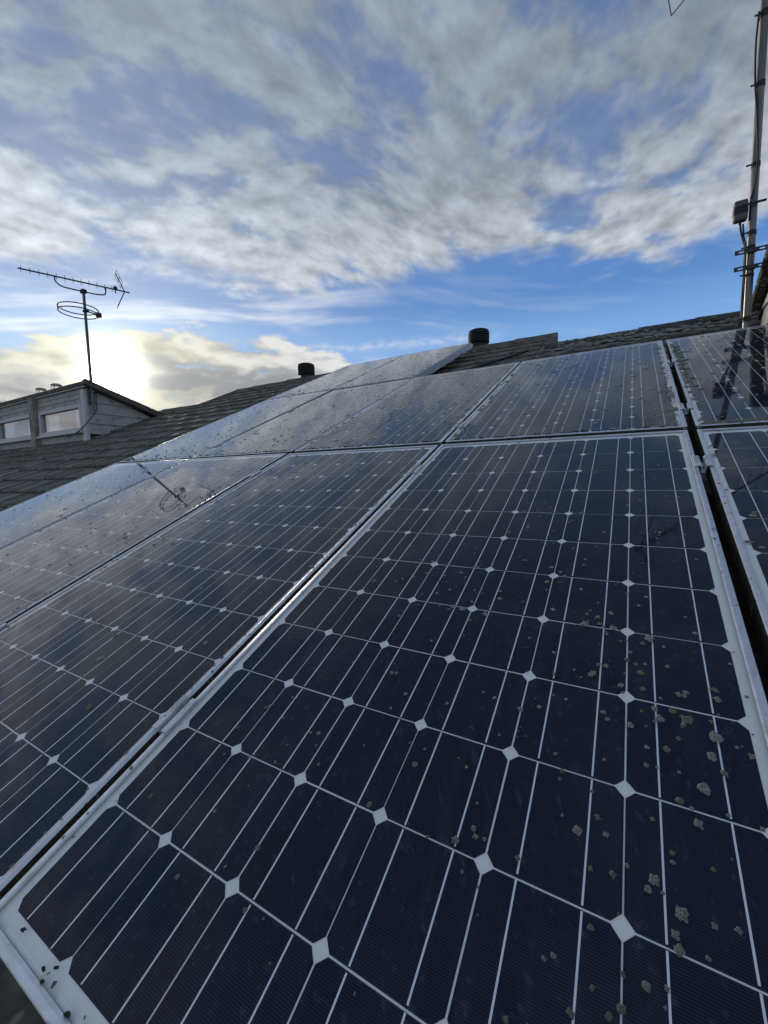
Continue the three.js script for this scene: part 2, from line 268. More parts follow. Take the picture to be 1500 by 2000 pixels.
/* the panels: origin u, v of each panel's lower left corner of cells */
const PW = 0.808, PH = 1.580, MU = 0.023, MV = 0.028;
const PANELS = [
  [0, 0, 'nearest solar panel in the foreground, its dark cells dotted with grey lichen'],
  [-0.8215, 0, 'solar panel in the bottom row, directly left of the nearest panel'],
  [-1.643, 0, 'solar panel in the bottom row that mirrors the roof antenna of the far house'],
  [-2.4645, 0, 'leftmost solar panel of the bottom row, bright with reflected sky beside bare tiles'],
  [0.8305, 0, 'solar panel of the bottom row cut off by the right edge of the photo'],
  [0.003, 1.610, 'solar panel directly above the nearest panel, second row'],
  [-0.8185, 1.610, 'second row solar panel below the bare patch of tiles and the ridge vent'],
  [-1.640, 1.610, 'second row solar panel, third from the right pole, freckled with dark spots'],
  [-2.4615, 1.610, 'leftmost solar panel of the second row, pale with sky beside the tiles'],
  [0.8315, 1.610, 'second row solar panel at the right that mirrors the antenna pole, mossy along its edges'],
  [-1.675, 3.224, 'top row solar panel on the right, ending beside the bare tiles below the vent'],
  [-2.4965, 3.224, 'top row solar panel on the left, highest and farthest of the array'],
];
const underPanels = (u, v) => PANELS.some(([pu, pv]) => u > pu - MU - 0.02 && u < pu - MU + PW + 0.02 && v > pv - MV + 0.02 && v < pv - MV + PH - 0.06);

const camP = camera.position.clone();
function terrace(name, label, x0, x1, ridgeV, opts) {
  const base = vec((x0 + x1) / 2, GROUND, -3);
  const h = thing(name, label, 'house', base, 'terraced houses under one slope');
  const off = (p) => p.clone().sub(base);
  const shift = (g) => g.translate(-base.x, -base.y, -base.z);
  const eF = rp(0, EAVE_V, ROOF_N), top = rp(0, ridgeV, ROOF_N), eB = vec(0, eF.y, top.z - (eF.z - top.z));
  mesh('wall', shift(prism([[eF.z - 0.35, GROUND], [eF.z - 0.35, eF.y + 0.02], [top.z, top.y - 0.28], [eB.z + 0.35, eB.y + 0.02], [eB.z + 0.35, GROUND]], x0 + 0.02, x1 - 0.02)), M.wall, h);
  const roof = new THREE.Group(); roof.name = 'roof'; roof.position.copy(off(rp(0, 0, ROOF_N))); roof.rotation.x = PITCH; h.add(roof);
  const deck = mesh('roof_deck', shift(prism([[eF.z, eF.y], [top.z, top.y], [eB.z, eB.y], [eB.z, eB.y - 0.1], [top.z, top.y - 0.16], [eF.z, eF.y - 0.1]], x0, x1)), M.deck, h);
  mesh('gutter', shift(tube([vec(x0, eF.y - 0.05, eF.z + 0.06), vec((x0 + x1) / 2, eF.y - 0.05, eF.z + 0.06), vec(x1, eF.y - 0.05, eF.z + 0.06)], 0.055, 4, 10)), M.darkTrim, h);
  const r = rng(opts.seed), list = [], courses = Math.floor((ridgeV - EAVE_V) / EXPO), cols = Math.round((x1 - x0) / TILE_W);
  const w = (x1 - x0) / cols;
  for (let c = 0; c < courses; c++) for (let k = 0; k < cols; k++) {
    const v = ridgeV - 0.03 - (courses - c) * EXPO, u = x0 + k * w + (c % 2 ? 0 : 0);
    const mid = rp(u + 0.15, v + 0.13, ROOF_N), hid = underPanels(u + 0.15, v + 0.1) || (opts.hidden && opts.hidden(u + 0.15, v + 0.13, mid));
    const to = mid.clone().sub(camP), fw = to.dot(vec(-0.5035, -0.0859, -0.8597)), sx = to.dot(vec(0.8636, -0.0192, -0.5038)) / fw;
    list.push({ u, v, d: to.length(), show: !hid && fw > 0.15 && sx > -1.12 && sx < 1.05, r: [r(), r(), r(), r(), r()] });
  }
  list.sort((a, b) => (a.show === b.show ? a.d - b.d : a.show ? -1 : 1));
  const rest = [];
  list.forEach((t, i) => {
    const geo = TILES[Math.floor(t.r[0] * 6)], mat = TILE_MATS[Math.floor(t.r[1] * 4)];
    const p = vec(t.u + (t.r[2] - 0.5) * 0.006, (t.r[3] - 0.5) * 0.004, -t.v + (t.r[4] - 0.5) * 0.009), rz = (t.r[3] - 0.5) * 0.008, ry = (t.r[2] - 0.5) * 0.012;
    if (t.show && i < 300) mesh('tile', geo, mat, roof, p, [(t.r[4] - 0.5) * 0.012, ry, rz]);
    else rest.push(TILES[Math.floor(t.r[0] * 6)].clone().applyMatrix4(new THREE.Matrix4().makeRotationFromEuler(new THREE.Euler(0, ry, rz)).setPosition(p)));
  });
  if (rest.length) { const m = mesh('tile_field', merge(rest), TILE_MATS[0], roof); m.userData.kind = 'stuff'; }
  /* ridge caps */
  const len = 0.42, nR = Math.ceil((x1 - x0) / len), L = (x1 - x0) / nR, mossyR = opts.mossyRidge;
  for (let k = 0; k < nR; k++) {
    const px = x0 + k * L + L / 2 - base.x, lift = 0.012 * r() + 0.004;
    const g = RIDGE[Math.floor(r() * 3)];
    mesh('ridge_tile', g, mossyR ? M.mossy : M.ridge, h, vec(px, top.y - base.y + lift, top.z - base.z), [0, (r() - 0.5) * 0.02, (r() - 0.5) * 0.02]);
  }
  return { h, base, off, shift, roof, top };
}
/* an angular ridge cap, 0.43 m long, its middle at the origin */
function ridgeGeo(seed) {
  const r = rng(seed), n = 9, outer = [], inner = [], st = [-0.225, -0.21, -0.19, 0, 0.2, 0.215];
  const pos = [], idx = [], m = 2 * n;
  st.forEach((x, s) => {
    const k = s < 3 ? 1.07 : 1;
    for (let i = 0; i < n; i++) { const t = -1 + 2 * i / (n - 1), R = 0.145 * k * (1 + 0.02 * (r() - 0.5)); pos.push(x, 0.062 * k - Math.pow(Math.abs(t), 1.45) * 0.085 + (r() - 0.5) * 0.003, -t * R); }
    for (let i = 0; i < n; i++) { const t = 1 - 2 * i / (n - 1); pos.push(x, 0.042 * k - Math.pow(Math.abs(t), 1.45) * 0.085, -t * 0.132 * k); }
  });
  for (let s = 0; s < st.length - 1; s++) for (let i = 0; i < m; i++) { const a = s * m + i, b = s * m + (i + 1) % m, c = a + m, d = b + m; idx.push(a, c, b, b, c, d); }
  for (const s of [0, st.length - 1]) for (let i = 0; i < n - 1; i++) { const a = s * m + i, b = a + 1, c = s * m + m - 1 - i, d = c - 1; if (s === 0) idx.push(a, b, c, b, d, c); else idx.push(a, c, b, b, c, d); }
  const g = new THREE.BufferGeometry(); g.setAttribute('position', new THREE.Float32BufferAttribute(pos, 3)); g.setIndex(idx); const c = toCreasedNormals(g, 0.7); metreUV(c); const uv = c.attributes.uv, o = r() * 3; for (let i = 0; i < uv.count; i++) uv.setXY(i, uv.getX(i) + o, uv.getY(i) - o); return c;
}
const RIDGE = [11, 12, 13].map(ridgeGeo);

const nearH = terrace('terraced_house', 'nearest roof section with a mossy ridge and a boarded gable at the right edge', -0.11, 5.6, 4.6, { seed: 5, mossyRidge: true, hidden: (u, v) => u > 1.45 && v > 3.2 });
const midH = terrace('terraced_house', 'middle roof section with the highest ridge and two black vents', -5.24, -0.11, 5.35, { seed: 8 });
const farH = terrace('terraced_house', 'far house at the left with a grey boarded upper storey and two windows', -12.4, -5.24, 4.4, { seed: 12, hidden: (u, v) => u < -5.95 && v > 3.05 });

/* verge strips closing the step between the roofs at the ends of the middle section */
for (const [x, s] of [[-0.11, 1], [-5.24, -1]]) {
  const a = rp(0, 4.2, -0.13), b = rp(0, 5.35, -0.13);
  const g = midH.shift(prism([[a.z, a.y], [b.z, b.y + 0.01], [b.z, b.y - 0.14], [a.z, a.y - 0.14]], x - 0.025 + s * 0.012, x + 0.025 + s * 0.012));
  mesh('verge_strip', g, M.ridge, midH.h);
}

/* upper storey: a boarded wall facing down the slope, its roof falling away behind */
function clerestory(H, x0, x1, zF, yTop, m, gableAt, mats, seed) {
  const r = rng(seed), roofY = (z) => -z * TP + ROOF_N / CP, dEnd = (yTop - roofY(zF)) / (m + TP), zE = zF - dEnd, yE = yTop - m * dEnd, sh = H.shift, h = H.h;
  const inset = 0.02, gx = gableAt < 0 ? x0 + inset : x1 - inset;
  /* body behind the boards */
  mesh('upper_wall', sh(prism([[zF - 0.03, roofY(zF) - 0.1], [zF - 0.03, yTop - 0.05], [zE, yE - 0.05], [zE, roofY(zE) - 0.1]], x0 + inset + 0.02, x1 - inset - 0.02)), M.room, h);
  /* boards of the gable end, each a lapped plank cut to the slope */
  const bh = 0.145; let n = 0;
  for (let y = roofY(zF) - 0.02; y < yTop - 0.03; y += bh, n++) {
    const za = (yy) => Math.min(zF, zF - Math.max(0, (yy - roofY(zF)) / TP)), y1 = Math.min(y + bh + 0.012, yTop - 0.06);
    const top = (yy) => zF - (yTop - 0.06 - yy) / m, lowZ = (yy) => { const q = -(yy - ROOF_N / CP) / TP; return Math.max(q - 0.02, zE); };
    const pA = [zF, y], pB = [zF, y1], zBack1 = Math.max(lowZ(y1), top(y1)), zBack0 = Math.max(lowZ(y), top(y));
    if (zF - zBack0 < 0.03) continue;
    const flip = gableAt;
    const g = prism([pA, pB, [Math.min(zBack1, zF - 0.01), y1], [zBack0, y]], -0.009, 0.009);
    const p = g.attributes.position; for (let i = 0; i < p.count; i++) { const t = (p.getY(i) - y) / bh; p.setX(i, p.getX(i) + flip * (0.010 - 0.014 * t)); } g.computeVertexNormals();
    sh(g.translate(gx + flip * 0.01, 0, 0)); mesh('siding_board', g, mats.siding, h);
  }
  /* roof of the upper storey with its verge */
  const ov = gableAt < 0 ? 0.035 : 0.06, e0 = x0 - (gableAt < 0 ? ov : 0), e1 = x1 + (gableAt > 0 ? ov : 0);
  const nTop = yTop + m * ov;
  mesh('upper_roof', sh(prism([[zF + ov, nTop - 0.055], [zF + ov, nTop], [zE - 0.25, yE - 0.25 * m], [zE - 0.25, yE - 0.25 * m - 0.055]], e0 + 0.03, e1 - 0.03)), mats.roof, h);
  const vx = gableAt < 0 ? e0 : e1, nv = 4, ang = Math.atan(m), seg = (dEnd + (gableAt < 0 ? -0.12 : 0.12)) / nv;
  for (let k = 0; k < nv; k++) {
    const d = -ov + k * seg + seg / 2, g = rbox(gableAt < 0 ? 0.06 : 0.085, gableAt < 0 ? 0.062 : 0.085, seg / Math.cos(ang) * 0.985, 0.014); g.rotateX(-ang);
    mesh('verge_tile', sh(g.translate(vx, yTop - m * d - 0.012 + 0.006 * r(), zF - d)), mats.verge, h);
  }
  return { roofY, zE, yE };
}
const nearC = clerestory(nearH, 1.405, 5.6, -3.12, 2.02, 0.60, -1, { siding: M.siding, roof: M.mossy, verge: M.mossy }, 3);
const farC = clerestory(farH, -12.4, -5.85, -2.82, 1.86, 0.31, 1, { siding: M.sidingFar, roof: M.ridge, verge: M.ridge }, 4);

/* boards on the front of the near upper storey */
for (let k = 0, y = nearC.roofY(-3.12) + 0.05; y < 1.95; y += 0.135, k++) mesh('siding_board', nearH.shift(rbox(4.15, 0.142, 0.018, 0.004, 3.505, y, -3.112).translate(0, 0, k % 2 ? 0.0015 : 0)), M.siding, nearH.h);
/* front wall of the far upper storey: boards above, windows between piers */
{
  const h = farH.h, sh = farH.shift, z = -2.82, yb = farC.roofY(z);
  for (const y of [1.635, 1.705, 1.775]) mesh('siding_board', sh(rbox(6.45, 0.066, 0.022, 0.004, -9.12, y, z + 0.005)), M.sidingFar, h);
  mesh('fascia', sh(rbox(6.6, 0.06, 0.03, 0.006, -9.1, 1.835, z + 0.035)), M.whitePaint, h);
  mesh('sill_board', sh(rbox(6.45, 0.10, 0.024, 0.004, -9.12, yb + 0.09, z + 0.004)), M.sidingFar, h);
  mesh('corner_post', sh(rbox(0.10, 0.74, 0.05, 0.006, -5.90, yb + 0.36, z + 0.012)), M.whitePaint, h);
  for (const x of [-7.42, -9.05, -10.7]) mesh('pier', sh(rbox(0.17, 0.80, 0.10, 0.006, x, yb + 0.38, z + 0.03)), M.pier, h);
  for (const [xa, xb] of [[-7.30, -5.96], [-8.93, -7.54], [-10.58, -9.17], [-12.2, -10.82]]) {
    const w = new THREE.Group(); w.name = 'window'; w.position.copy(farH.off(vec((xa + xb) / 2, 1.41, z))); h.add(w);
    const ww = xb - xa, hh = 0.38;
    mesh('window_frame', merge([box(ww, 0.05, 0.05, 0, hh / 2 - 0.025, 0.01), box(ww, 0.055, 0.06, 0, -hh / 2 + 0.027, 0.015), box(0.07, hh - 0.105, 0.05, -ww / 2 + 0.035, 0.002, 0.01), box(0.06, hh - 0.105, 0.05, ww / 2 - 0.03, 0.002, 0.01)]), M.whitePaint, w);
    mesh('pane', box(ww - 0.13, hh - 0.10, 0.004, 0.005, 0, 0.0), M.windowGlass, w);
    mesh('blind', box(ww * 0.25, hh - 0.11, 0.01, -ww * 0.22, 0, -0.022), M.blind, w);
    mesh('curtain', box(ww * 0.10, hh - 0.11, 0.012, -ww * 0.41, 0, -0.022), M.curtain, w);
    mesh('curtain', box(ww * 0.13, hh - 0.11, 0.012, ww * 0.0, 0, -0.024), M.curtain, w);
    mesh('blind', box(ww * 0.12, hh - 0.11, 0.01, ww * 0.36, 0, -0.022), M.blind, w);
    mesh('window_sill', rbox(ww + 0.04, 0.025, 0.09, 0.004, 0, -hh / 2 - 0.013, 0.03), M.whitePaint, w);
  }
  /* aerial cable clipped down the gable and across the wall */
  mesh('aerial_cable', sh(tube([vec(-5.80, 1.78, -2.92), vec(-5.77, 1.62, -2.90), vec(-5.74, 1.50, -2.88), vec(-5.78, 1.36, -2.80), vec(-5.95, 1.22, -2.74), vec(-6.25, 1.14, -2.72)], 0.006, 30, 6)), M.rubber, h);
}

/* ------------------------------------------------------------------ solar panels */
const shapeOf = (pts) => new THREE.Shape(pts.map(([x, y]) => new THREE.Vector2(x, y)));
const LIP = shapeOf([[0.0002, -0.0003], [0.0006, 0.0005], [0.0018, 0.0013], [0.0080, 0.0014], [0.0105, 0.0010], [0.0115, 0.0003], [0.0115, -0.0008], [0.0022, -0.0008]]);
/* the web stands a little back under the lip */
const WEB = shapeOf([[0.0012, -0.040], [0.0012, -0.0008], [0.0030, -0.0008], [0.0030, -0.0370], [0.022, -0.0370], [0.022, -0.040]]);
const railOf = (shape, len) => metreUV(toCreasedNormals(new THREE.ExtrudeGeometry(shape, { depth: len, bevelEnabled: false }), 0.7));
const GEO = (() => {
  const g = {}, W = PW, H = PH;
  for (const [key, shape] of [['lip', LIP], ['web', WEB]]) g[key] = {
    left: railOf(shape, H).translate(0, 0, -H), right: railOf(shape, H).rotateY(Math.PI).translate(W, 0, 0),
    bottom: railOf(shape, W - 0.0236).rotateY(Math.PI / 2).translate(0.0118, 0, 0), top: railOf(shape, W - 0.0236).rotateY(-Math.PI / 2).translate(W - 0.0118, 0, -H),
  };
  g.glass = metreUV(new THREE.PlaneGeometry(W - 0.006, H - 0.006).rotateX(-Math.PI / 2).translate(W / 2, -0.0002, -H / 2));
  g.back = box(W - 0.008, 0.003, H - 0.008, W / 2, -0.00615, -H / 2);
  /* a cell with cropped corners, 125 mm */
  const a = 0.0625, c = 0.0092, s = new THREE.Shape([[-a + c, -a], [a - c, -a], [a, -a + c], [a, a - c], [a - c, a], [-a + c, a], [-a, a - c], [-a, -a + c]].map(([x, y]) => new THREE.Vector2(x, y)));
  const e = new THREE.ExtrudeGeometry(s, { depth: 0.0004, bevelEnabled: false }); const p = e.attributes.position, uv = e.attributes.uv; for (let i = 0; i < p.count; i++) uv.setXY(i, p.getX(i) / 0.125 + 0.5, p.getY(i) / 0.125 + 0.5);
  g.cell = e.rotateX(-Math.PI / 2);
  const seg = []; for (let k = 0; k < 12; k++) seg.push(box(0.0019, 0.0003, 0.1225, 0, 0, -(k * 0.127 + 0.0640)));
  g.bus = merge(seg);
  g.strip = (n) => box(n, 0.0003, 0.0052);
  g.strip2 = box(0.127 * 2 - 0.038, 0.0003, 0.0052); g.strip1 = box(0.127 - 0.036, 0.0003, 0.0052);
  return g;
})();
const PANEL_GROUP = 'solar panels of the roof array';
const panelObjs = PANELS.map(([u, v, label], k) => {
  const r = rng(300 + k), g = thing('solar_panel', label, 'solar panel', rp(u - MU, v - MV, 0), PANEL_GROUP);
  const tilt = k === 0 ? [0, 0] : [(r() - 0.5) * 0.0035, (r() - 0.5) * 0.0035];
  g.rotation.x = PITCH + tilt[0]; g.rotation.z = tilt[1];
  for (const side of ['left', 'right', 'bottom', 'top']) { const f = mesh('frame_rail', GEO.lip[side], M.frame, g); mesh('rail_web', GEO.web[side], M.webOlive, f); }
  mesh('backsheet', GEO.back, M.backsheet, g);
  for (let i = 0; i < 6; i++) for (let j = 0; j < 12; j++) mesh('cell', GEO.cell, CELL_MATS[Math.floor(r() * 3)], g, vec(MU + (i + 0.5) * 0.127 + (r() - 0.5) * 0.0006, -0.0045, -(MV + (j + 0.5) * 0.127 + (r() - 0.5) * 0.0006)));
  for (let i = 0; i < 6; i++) for (const f of [0.262, 0.738]) mesh('busbar', GEO.bus, M.ribbon, g, vec(MU + (i + f) * 0.127 + (r() - 0.5) * 0.0008, -0.0037, -MV + (r() - 0.5) * 0.003));
  for (const [at, list] of [[0.0145, [[0.5, 0], [2, 1], [4, 1], [5.5, 0]]], [PH - 0.0145, [[1, 1], [3, 1], [5, 1]]]]) for (const [c, two] of list) mesh('end_ribbon', two ? GEO.strip2 : GEO.strip1, M.ribbon, g, vec(MU + c * 0.127, -0.0044, -at));
  mesh('glass', GEO.glass, M.glass, g);
  return g;
});

/* lichen: crusts of a few variants, each a ragged low cushion */
function lichenGeo(seed, n, rings) {
  const r = rng(seed), pos = [0, 0.15, 0], idx = [], ph = r() * 6, lob = 3 + Math.floor(r() * 3);
  for (let k = 1; k <= rings; k++) for (let i = 0; i < n; i++) { const a = i / n * T2, t = k / rings, R = t * (0.84 + 0.13 * Math.sin(a * lob + ph) + (r() - 0.5) * 0.34); pos.push(Math.cos(a) * R, k === rings ? 0.0 : 0.12 + 0.06 * r(), Math.sin(a) * R); }
  for (let i = 0; i < n; i++) idx.push(0, 1 + (i + 1) % n, 1 + i);
  for (let k = 1; k < rings; k++) for (let i = 0; i < n; i++) { const a = 1 + (k - 1) * n + i, b = 1 + (k - 1) * n + (i + 1) % n; idx.push(a, b, a + n, b, b + n, a + n); }
  const g = new THREE.BufferGeometry(); g.setAttribute('position', new THREE.Float32BufferAttribute(pos, 3)); g.setIndex(idx); const q = g.toNonIndexed(); q.computeVertexNormals(); const p = q.attributes.position, uv = new Float32Array(p.count * 2); for (let i = 0; i < p.count; i++) { uv[2 * i] = p.getX(i) * 0.4 + seed * 0.37; uv[2 * i + 1] = p.getZ(i) * 0.4; } q.setAttribute('uv', new THREE.BufferAttribute(uv, 2)); return q;
}
const LICHEN = [1, 2, 3, 4, 5, 6, 7, 8].map((s) => lichenGeo(s * 7, 16, 3)), SPECK = [1, 2, 3].map((s) => lichenGeo(s * 11 + 2, 7, 1));
/* larger crusts: panel, u, v (metres from its first cell), radius in mm */
const BIG = {
  0: [[0.574, 0.634, 14], [0.615, 0.634, 11], [0.592, 0.655, 6], [0.611, 0.669, 8], [0.664, 0.622, 13], [0.655, 0.610, 7], [0.626, 0.607, 6], [0.651, 0.697, 6], [0.635, 0.571, 7], [0.652, 0.552, 8], [0.599, 0.552, 7], [0.59, 0.53, 7], [0.628, 0.522, 8], [0.654, 0.523, 8], [0.667, 0.496, 8], [0.686, 0.498, 9], [0.70, 0.49, 12], [0.672, 0.482, 9], [0.64, 0.462, 8], [0.70, 0.526, 7], [0.735, 0.531, 8], [0.727, 0.474, 13], [0.72, 0.447, 11], [0.729, 0.43, 8], [0.708, 0.406, 11], [0.686, 0.384, 8], [0.70, 0.366, 9], [0.656, 0.414, 6], [0.50, 0.735, 9], [0.52, 0.77, 6], [0.592, 0.318, 10], [0.61, 0.338, 6], [0.66, 0.30, 9], [0.655, 0.29, 7], [0.68, 0.282, 10], [0.676, 0.255, 9], [0.54, 0.27, 6], [0.61, 0.242, 6], [0.635, 0.2, 7], [0.475, 0.262, 7], [0.49, 0.28, 6], [0.366, 0.626, 12], [0.345, 0.628, 8], [0.41, 0.622, 9], [0.357, 0.76, 8], [0.335, 0.81, 6], [0.29, 0.70, 7], [0.22, 0.74, 6], [0.255, 0.79, 6], [0.49, 0.88, 6], [0.42, 0.69, 7], [0.30, 0.66, 6], [0.45, 0.80, 6], [0.56, 0.82, 5], [0.13, 0.33, 7], [0.25, 0.30, 6], [0.30, 0.45, 6]],
  4: [[0.02, 1.02, 9], [0.06, 1.13, 10], [0.012, 0.9, 7], [0.03, 0.78, 8], [0.10, 0.95, 6]],
  9: [[0.012, 1.30, 18], [0.006, 1.22, 17], [0.014, 1.13, 22], [0.006, 1.04, 15], [0.018, 0.94, 19], [0.008, 0.86, 14], [0.014, 0.76, 13], [0.004, 0.66, 11], [0.02, 0.58, 10]],
  5: [[0.756, 1.30, 14], [0.752, 1.18, 10], [0.758, 0.94, 10], [0.75, 0.72, 10], [0.756, 0.40, 9], [0.748, 0.16, 17], [0.752, 0.08, 11], [0.70, 0.12, 8]],
};
function plane(k, uu, vv, nn = 0) { return vec(MU + uu, nn, -(MV + vv)); }
panelObjs.forEach((g, k) => {
  const r = rng(900 + k), near = k === 0;
  const all = []; for (const b of BIG[k] ?? []) { all.push([b[0], b[1], b[2] * (near ? 0.66 : 0.95)]); if (near) for (let q = 0; q < 2; q++) if (r() < 0.75) all.push([Math.min(0.758, b[0] + (r() - 0.5) * 0.09), b[1] + (r() - 0.5) * 0.10, 2.6 + 3.2 * r() * r()]); }
  if (near) for (let q = 0; q < 85; q++) all.push([0.14 + 0.62 * Math.pow(r(), 0.8), 0.16 + 0.95 * r(), 2.4 + 3.6 * r() * r()]);
  if (k === 9) for (let q = 0; q < 55; q++) all.push([-0.012 + 0.034 * r() * r(), 0.30 + 1.1 * Math.pow(r(), 0.7), 3.5 + 8 * r() * r()]);
  if (k === 1) for (let q = 0; q < 60; q++) all.push([0.764 + 0.007 * r(), 0.02 + 1.3 * r(), 2 + 3.5 * r() * r()]);
  if (k === 5) for (let q = 0; q < 40; q++) all.push([0.752 + 0.02 * r(), 0.03 + 1.4 * r(), 2.5 + 5 * r() * r()]);
  for (const [u, v, mm] of all) {
    const m = mesh('lichen', LICHEN[Math.floor(r() * 8)], LICHEN_MATS[Math.floor(r() * 3)], g, plane(k, u, v, 0.0004), [0, r() * 6.28, 0]);
    m.scale.set(mm * 0.00086 * (0.8 + 0.4 * r()), k === 9 ? 0.02 : 0.0045 + 0.003 * r(), mm * 0.00086 * (0.8 + 0.4 * r()));
    if (k === 9 || (k === 5 && u > 0.7)) { m.material = M.moss; m.scale.x *= 1.5; m.scale.z *= 1.6; }
  }
  /* specks too small to pick apart */
  const far = v0(k), count = near ? 430 : k === 4 ? 170 : far > 1.6 ? 290 : 210, parts = [], pale = [];
  for (let i = 0; i < count; i++) {
    let u = r() * 0.762, v = Math.pow(r(), far > 1 ? 1.3 : 0.8) * 1.524;
    if (r() < 0.35) { const c = fbm(u * 5 + k * 3, v * 5, 2.2, 2); if (c < 0.05) continue; }
    if (r() < (k === 0 ? 0.05 : 0.16)) u = r() < 0.5 ? -0.008 + r() * 0.012 : 0.758 + r() * 0.012;
    else if (r() < (near ? 0.04 : 0.14)) v = -0.012 + r() * 0.012;
    const s = (near ? 0.0012 : far > 1.6 ? 0.0048 : 0.0028) + Math.pow(r(), 3) * (near ? 0.0035 : far > 1.6 ? 0.012 : 0.007), q = SPECK[Math.floor(r() * 3)].clone();
    q.scale(s * (0.8 + 0.5 * r()), (near ? 0.0018 : 0.010) + 0.006 * r(), s * (0.8 + 0.5 * r())).rotateY(r() * 6.28); const p = plane(k, u, v, 0.0003); (r() < 0.4 ? pale : parts).push(q.translate(p.x, p.y, p.z));
  }
  mesh('lichen_specks', merge(parts), LICHEN_MATS[1], g).userData.kind = 'stuff'; mesh('lichen_specks', merge(pale), LICHEN_MATS[2], g).userData.kind = 'stuff';
  /* grit washed down against the lower frame rail */
  const grit = []; const nG = k === 9 ? 170 : far > 1.6 ? 70 : 30;
  for (let i = 0; i < nG; i++) { const u = (k === 9 ? r() : Math.pow(r(), 0.8)) * 0.76, s = (k === 9 ? 0.007 : 0.0018) + Math.pow(r(), 2) * (k === 9 ? 0.012 : far > 1.6 ? 0.0055 : 0.0022), q = LICHEN[Math.floor(r() * 8)].clone(); q.scale(s * 1.6, (k === 9 ? 0.022 : 0.012) * (0.5 + r()), s * 0.8).rotateY(r() * 0.6 - 0.3); const p = plane(k, u, -MV + 0.013 + Math.pow(r(), 2) * 0.016, 0.0003); grit.push(q.translate(p.x, p.y, p.z)); }
  const gm = mesh(k === 9 ? 'moss_strip' : 'grit', merge(grit), k === 9 ? M.moss : M.debris, g); gm.userData.kind = 'stuff';
});
function v0(k) { return PANELS[k][1]; }

/* mounting rails under the rows, with clamps between the frames */
const clampGeo = (() => {
  const w = 0.0145, l = 0.066, t = 0.003, parts = [];
  for (const s of [-1, 1]) { parts.push(rbox(0.0125, t, l, 0.001, s * (w / 2 + 0.0052), 0.0044, 0)); parts.push(box(0.0024, 0.020, l, s * (w / 2 - 0.0018), -0.0072, 0)); }
  parts.push(box(w - 0.004, 0.0025, l, 0, -0.0165, 0)); parts.push(new THREE.CylinderGeometry(0.0048, 0.0048, 0.006, 6).translate(0, -0.0125, 0)); return merge(parts);
})();
const RAILS = [[0.262, -2.50, 1.68, 0, 'lowest mounting rail, under the bottom row of panels'], [1.30, -2.50, 1.68, 0, 'upper mounting rail of the bottom row of panels'], [1.79, -2.50, 1.68, 1, 'lower mounting rail of the second row of panels'], [2.545, -2.50, 1.68, 1, 'upper mounting rail of the second row of panels'], [3.52, -2.54, -0.87, 2, 'lower mounting rail of the top row of panels'], [4.44, -2.54, -0.87, 2, 'highest mounting rail, under the top row of panels']];
for (const [v, a, b, row, label] of RAILS) {
  const g = thing('mounting_rail', label, 'mounting rail', rp(a, v, -0.0405), 'mounting rails of the solar array'); g.rotation.x = PITCH;
  mesh('rail_bar', merge([box(b - a, 0.004, 0.036, (b - a) / 2, -0.002, 0), box(b - a, 0.034, 0.004, (b - a) / 2, -0.021, -0.014), box(b - a, 0.034, 0.004, (b - a) / 2, -0.021, 0.014), box(b - a, 0.004, 0.036, (b - a) / 2, -0.040, 0)]), M.frameSide, g);
  const row0 = PANELS.filter((p) => Math.abs(p[1] - [0, 1.610, 3.224][row]) < 0.01).map((p) => p[0]).sort((x, y) => x - y);
  for (let i = 0; i < row0.length - 1; i++) { const gap = (row0[i] - MU + PW + row0[i + 1] - MU) / 2; mesh('clamp', clampGeo, M.frame, g, vec(gap - a, 0.0405, 0)); }
  for (let x = 0.35; x < b - a; x += 0.9) mesh('roof_hook', merge([box(0.03, 0.006, 0.16, x, -0.098, -0.06), box(0.03, 0.064, 0.006, x, -0.071, 0.018)]), M.frameSide, g);
}

/* guards against birds along the open sides of the array */
function guard(label, u, va, vb, side) {
  const g = thing('bird_guard', label, 'bird guard', rp(u, va, 0), 'bird guards along the array edges'); g.rotation.x = PITCH; const r = rng(60 + Math.round(va * 10)), teeth = [];
  for (let z = 0; z < vb - va; z += 0.062) teeth.push(box(0.002, 0.056 + 0.004 * r(), 0.0585, 0, -0.030 + 0.002 * r(), -z - 0.03));
  mesh('guard_strips', merge(teeth), M.frameSide, g); const pins = [];
  for (let z = 0.03; z < vb - va; z += 0.16) pins.push(rod(vec(0, -0.02, -z), vec(side * -0.004, 0.010 + 0.008 * r(), -z + 0.004), 0.0016, 5));
  mesh('fixing_pins', merge(pins), M.blackPlastic, g).userData.kind = 'stuff';
}
guard('row of upright strips closing the left edge beneath the bottom panel row', -2.4645 - MU - 0.006, -0.02, 1.55, -1);
guard('row of upright strips closing the left edge beneath the second panel row', -2.4615 - MU - 0.006, 1.58, 3.15, -1);
guard('row of upright strips closing the left edge beneath the top panels', -2.4965 - MU - 0.006, 3.19, 4.75, -1);
guard('row of pale upright strips along the right edge of the top panels', -1.675 - MU + PW + 0.006, 3.19, 4.75, 1);

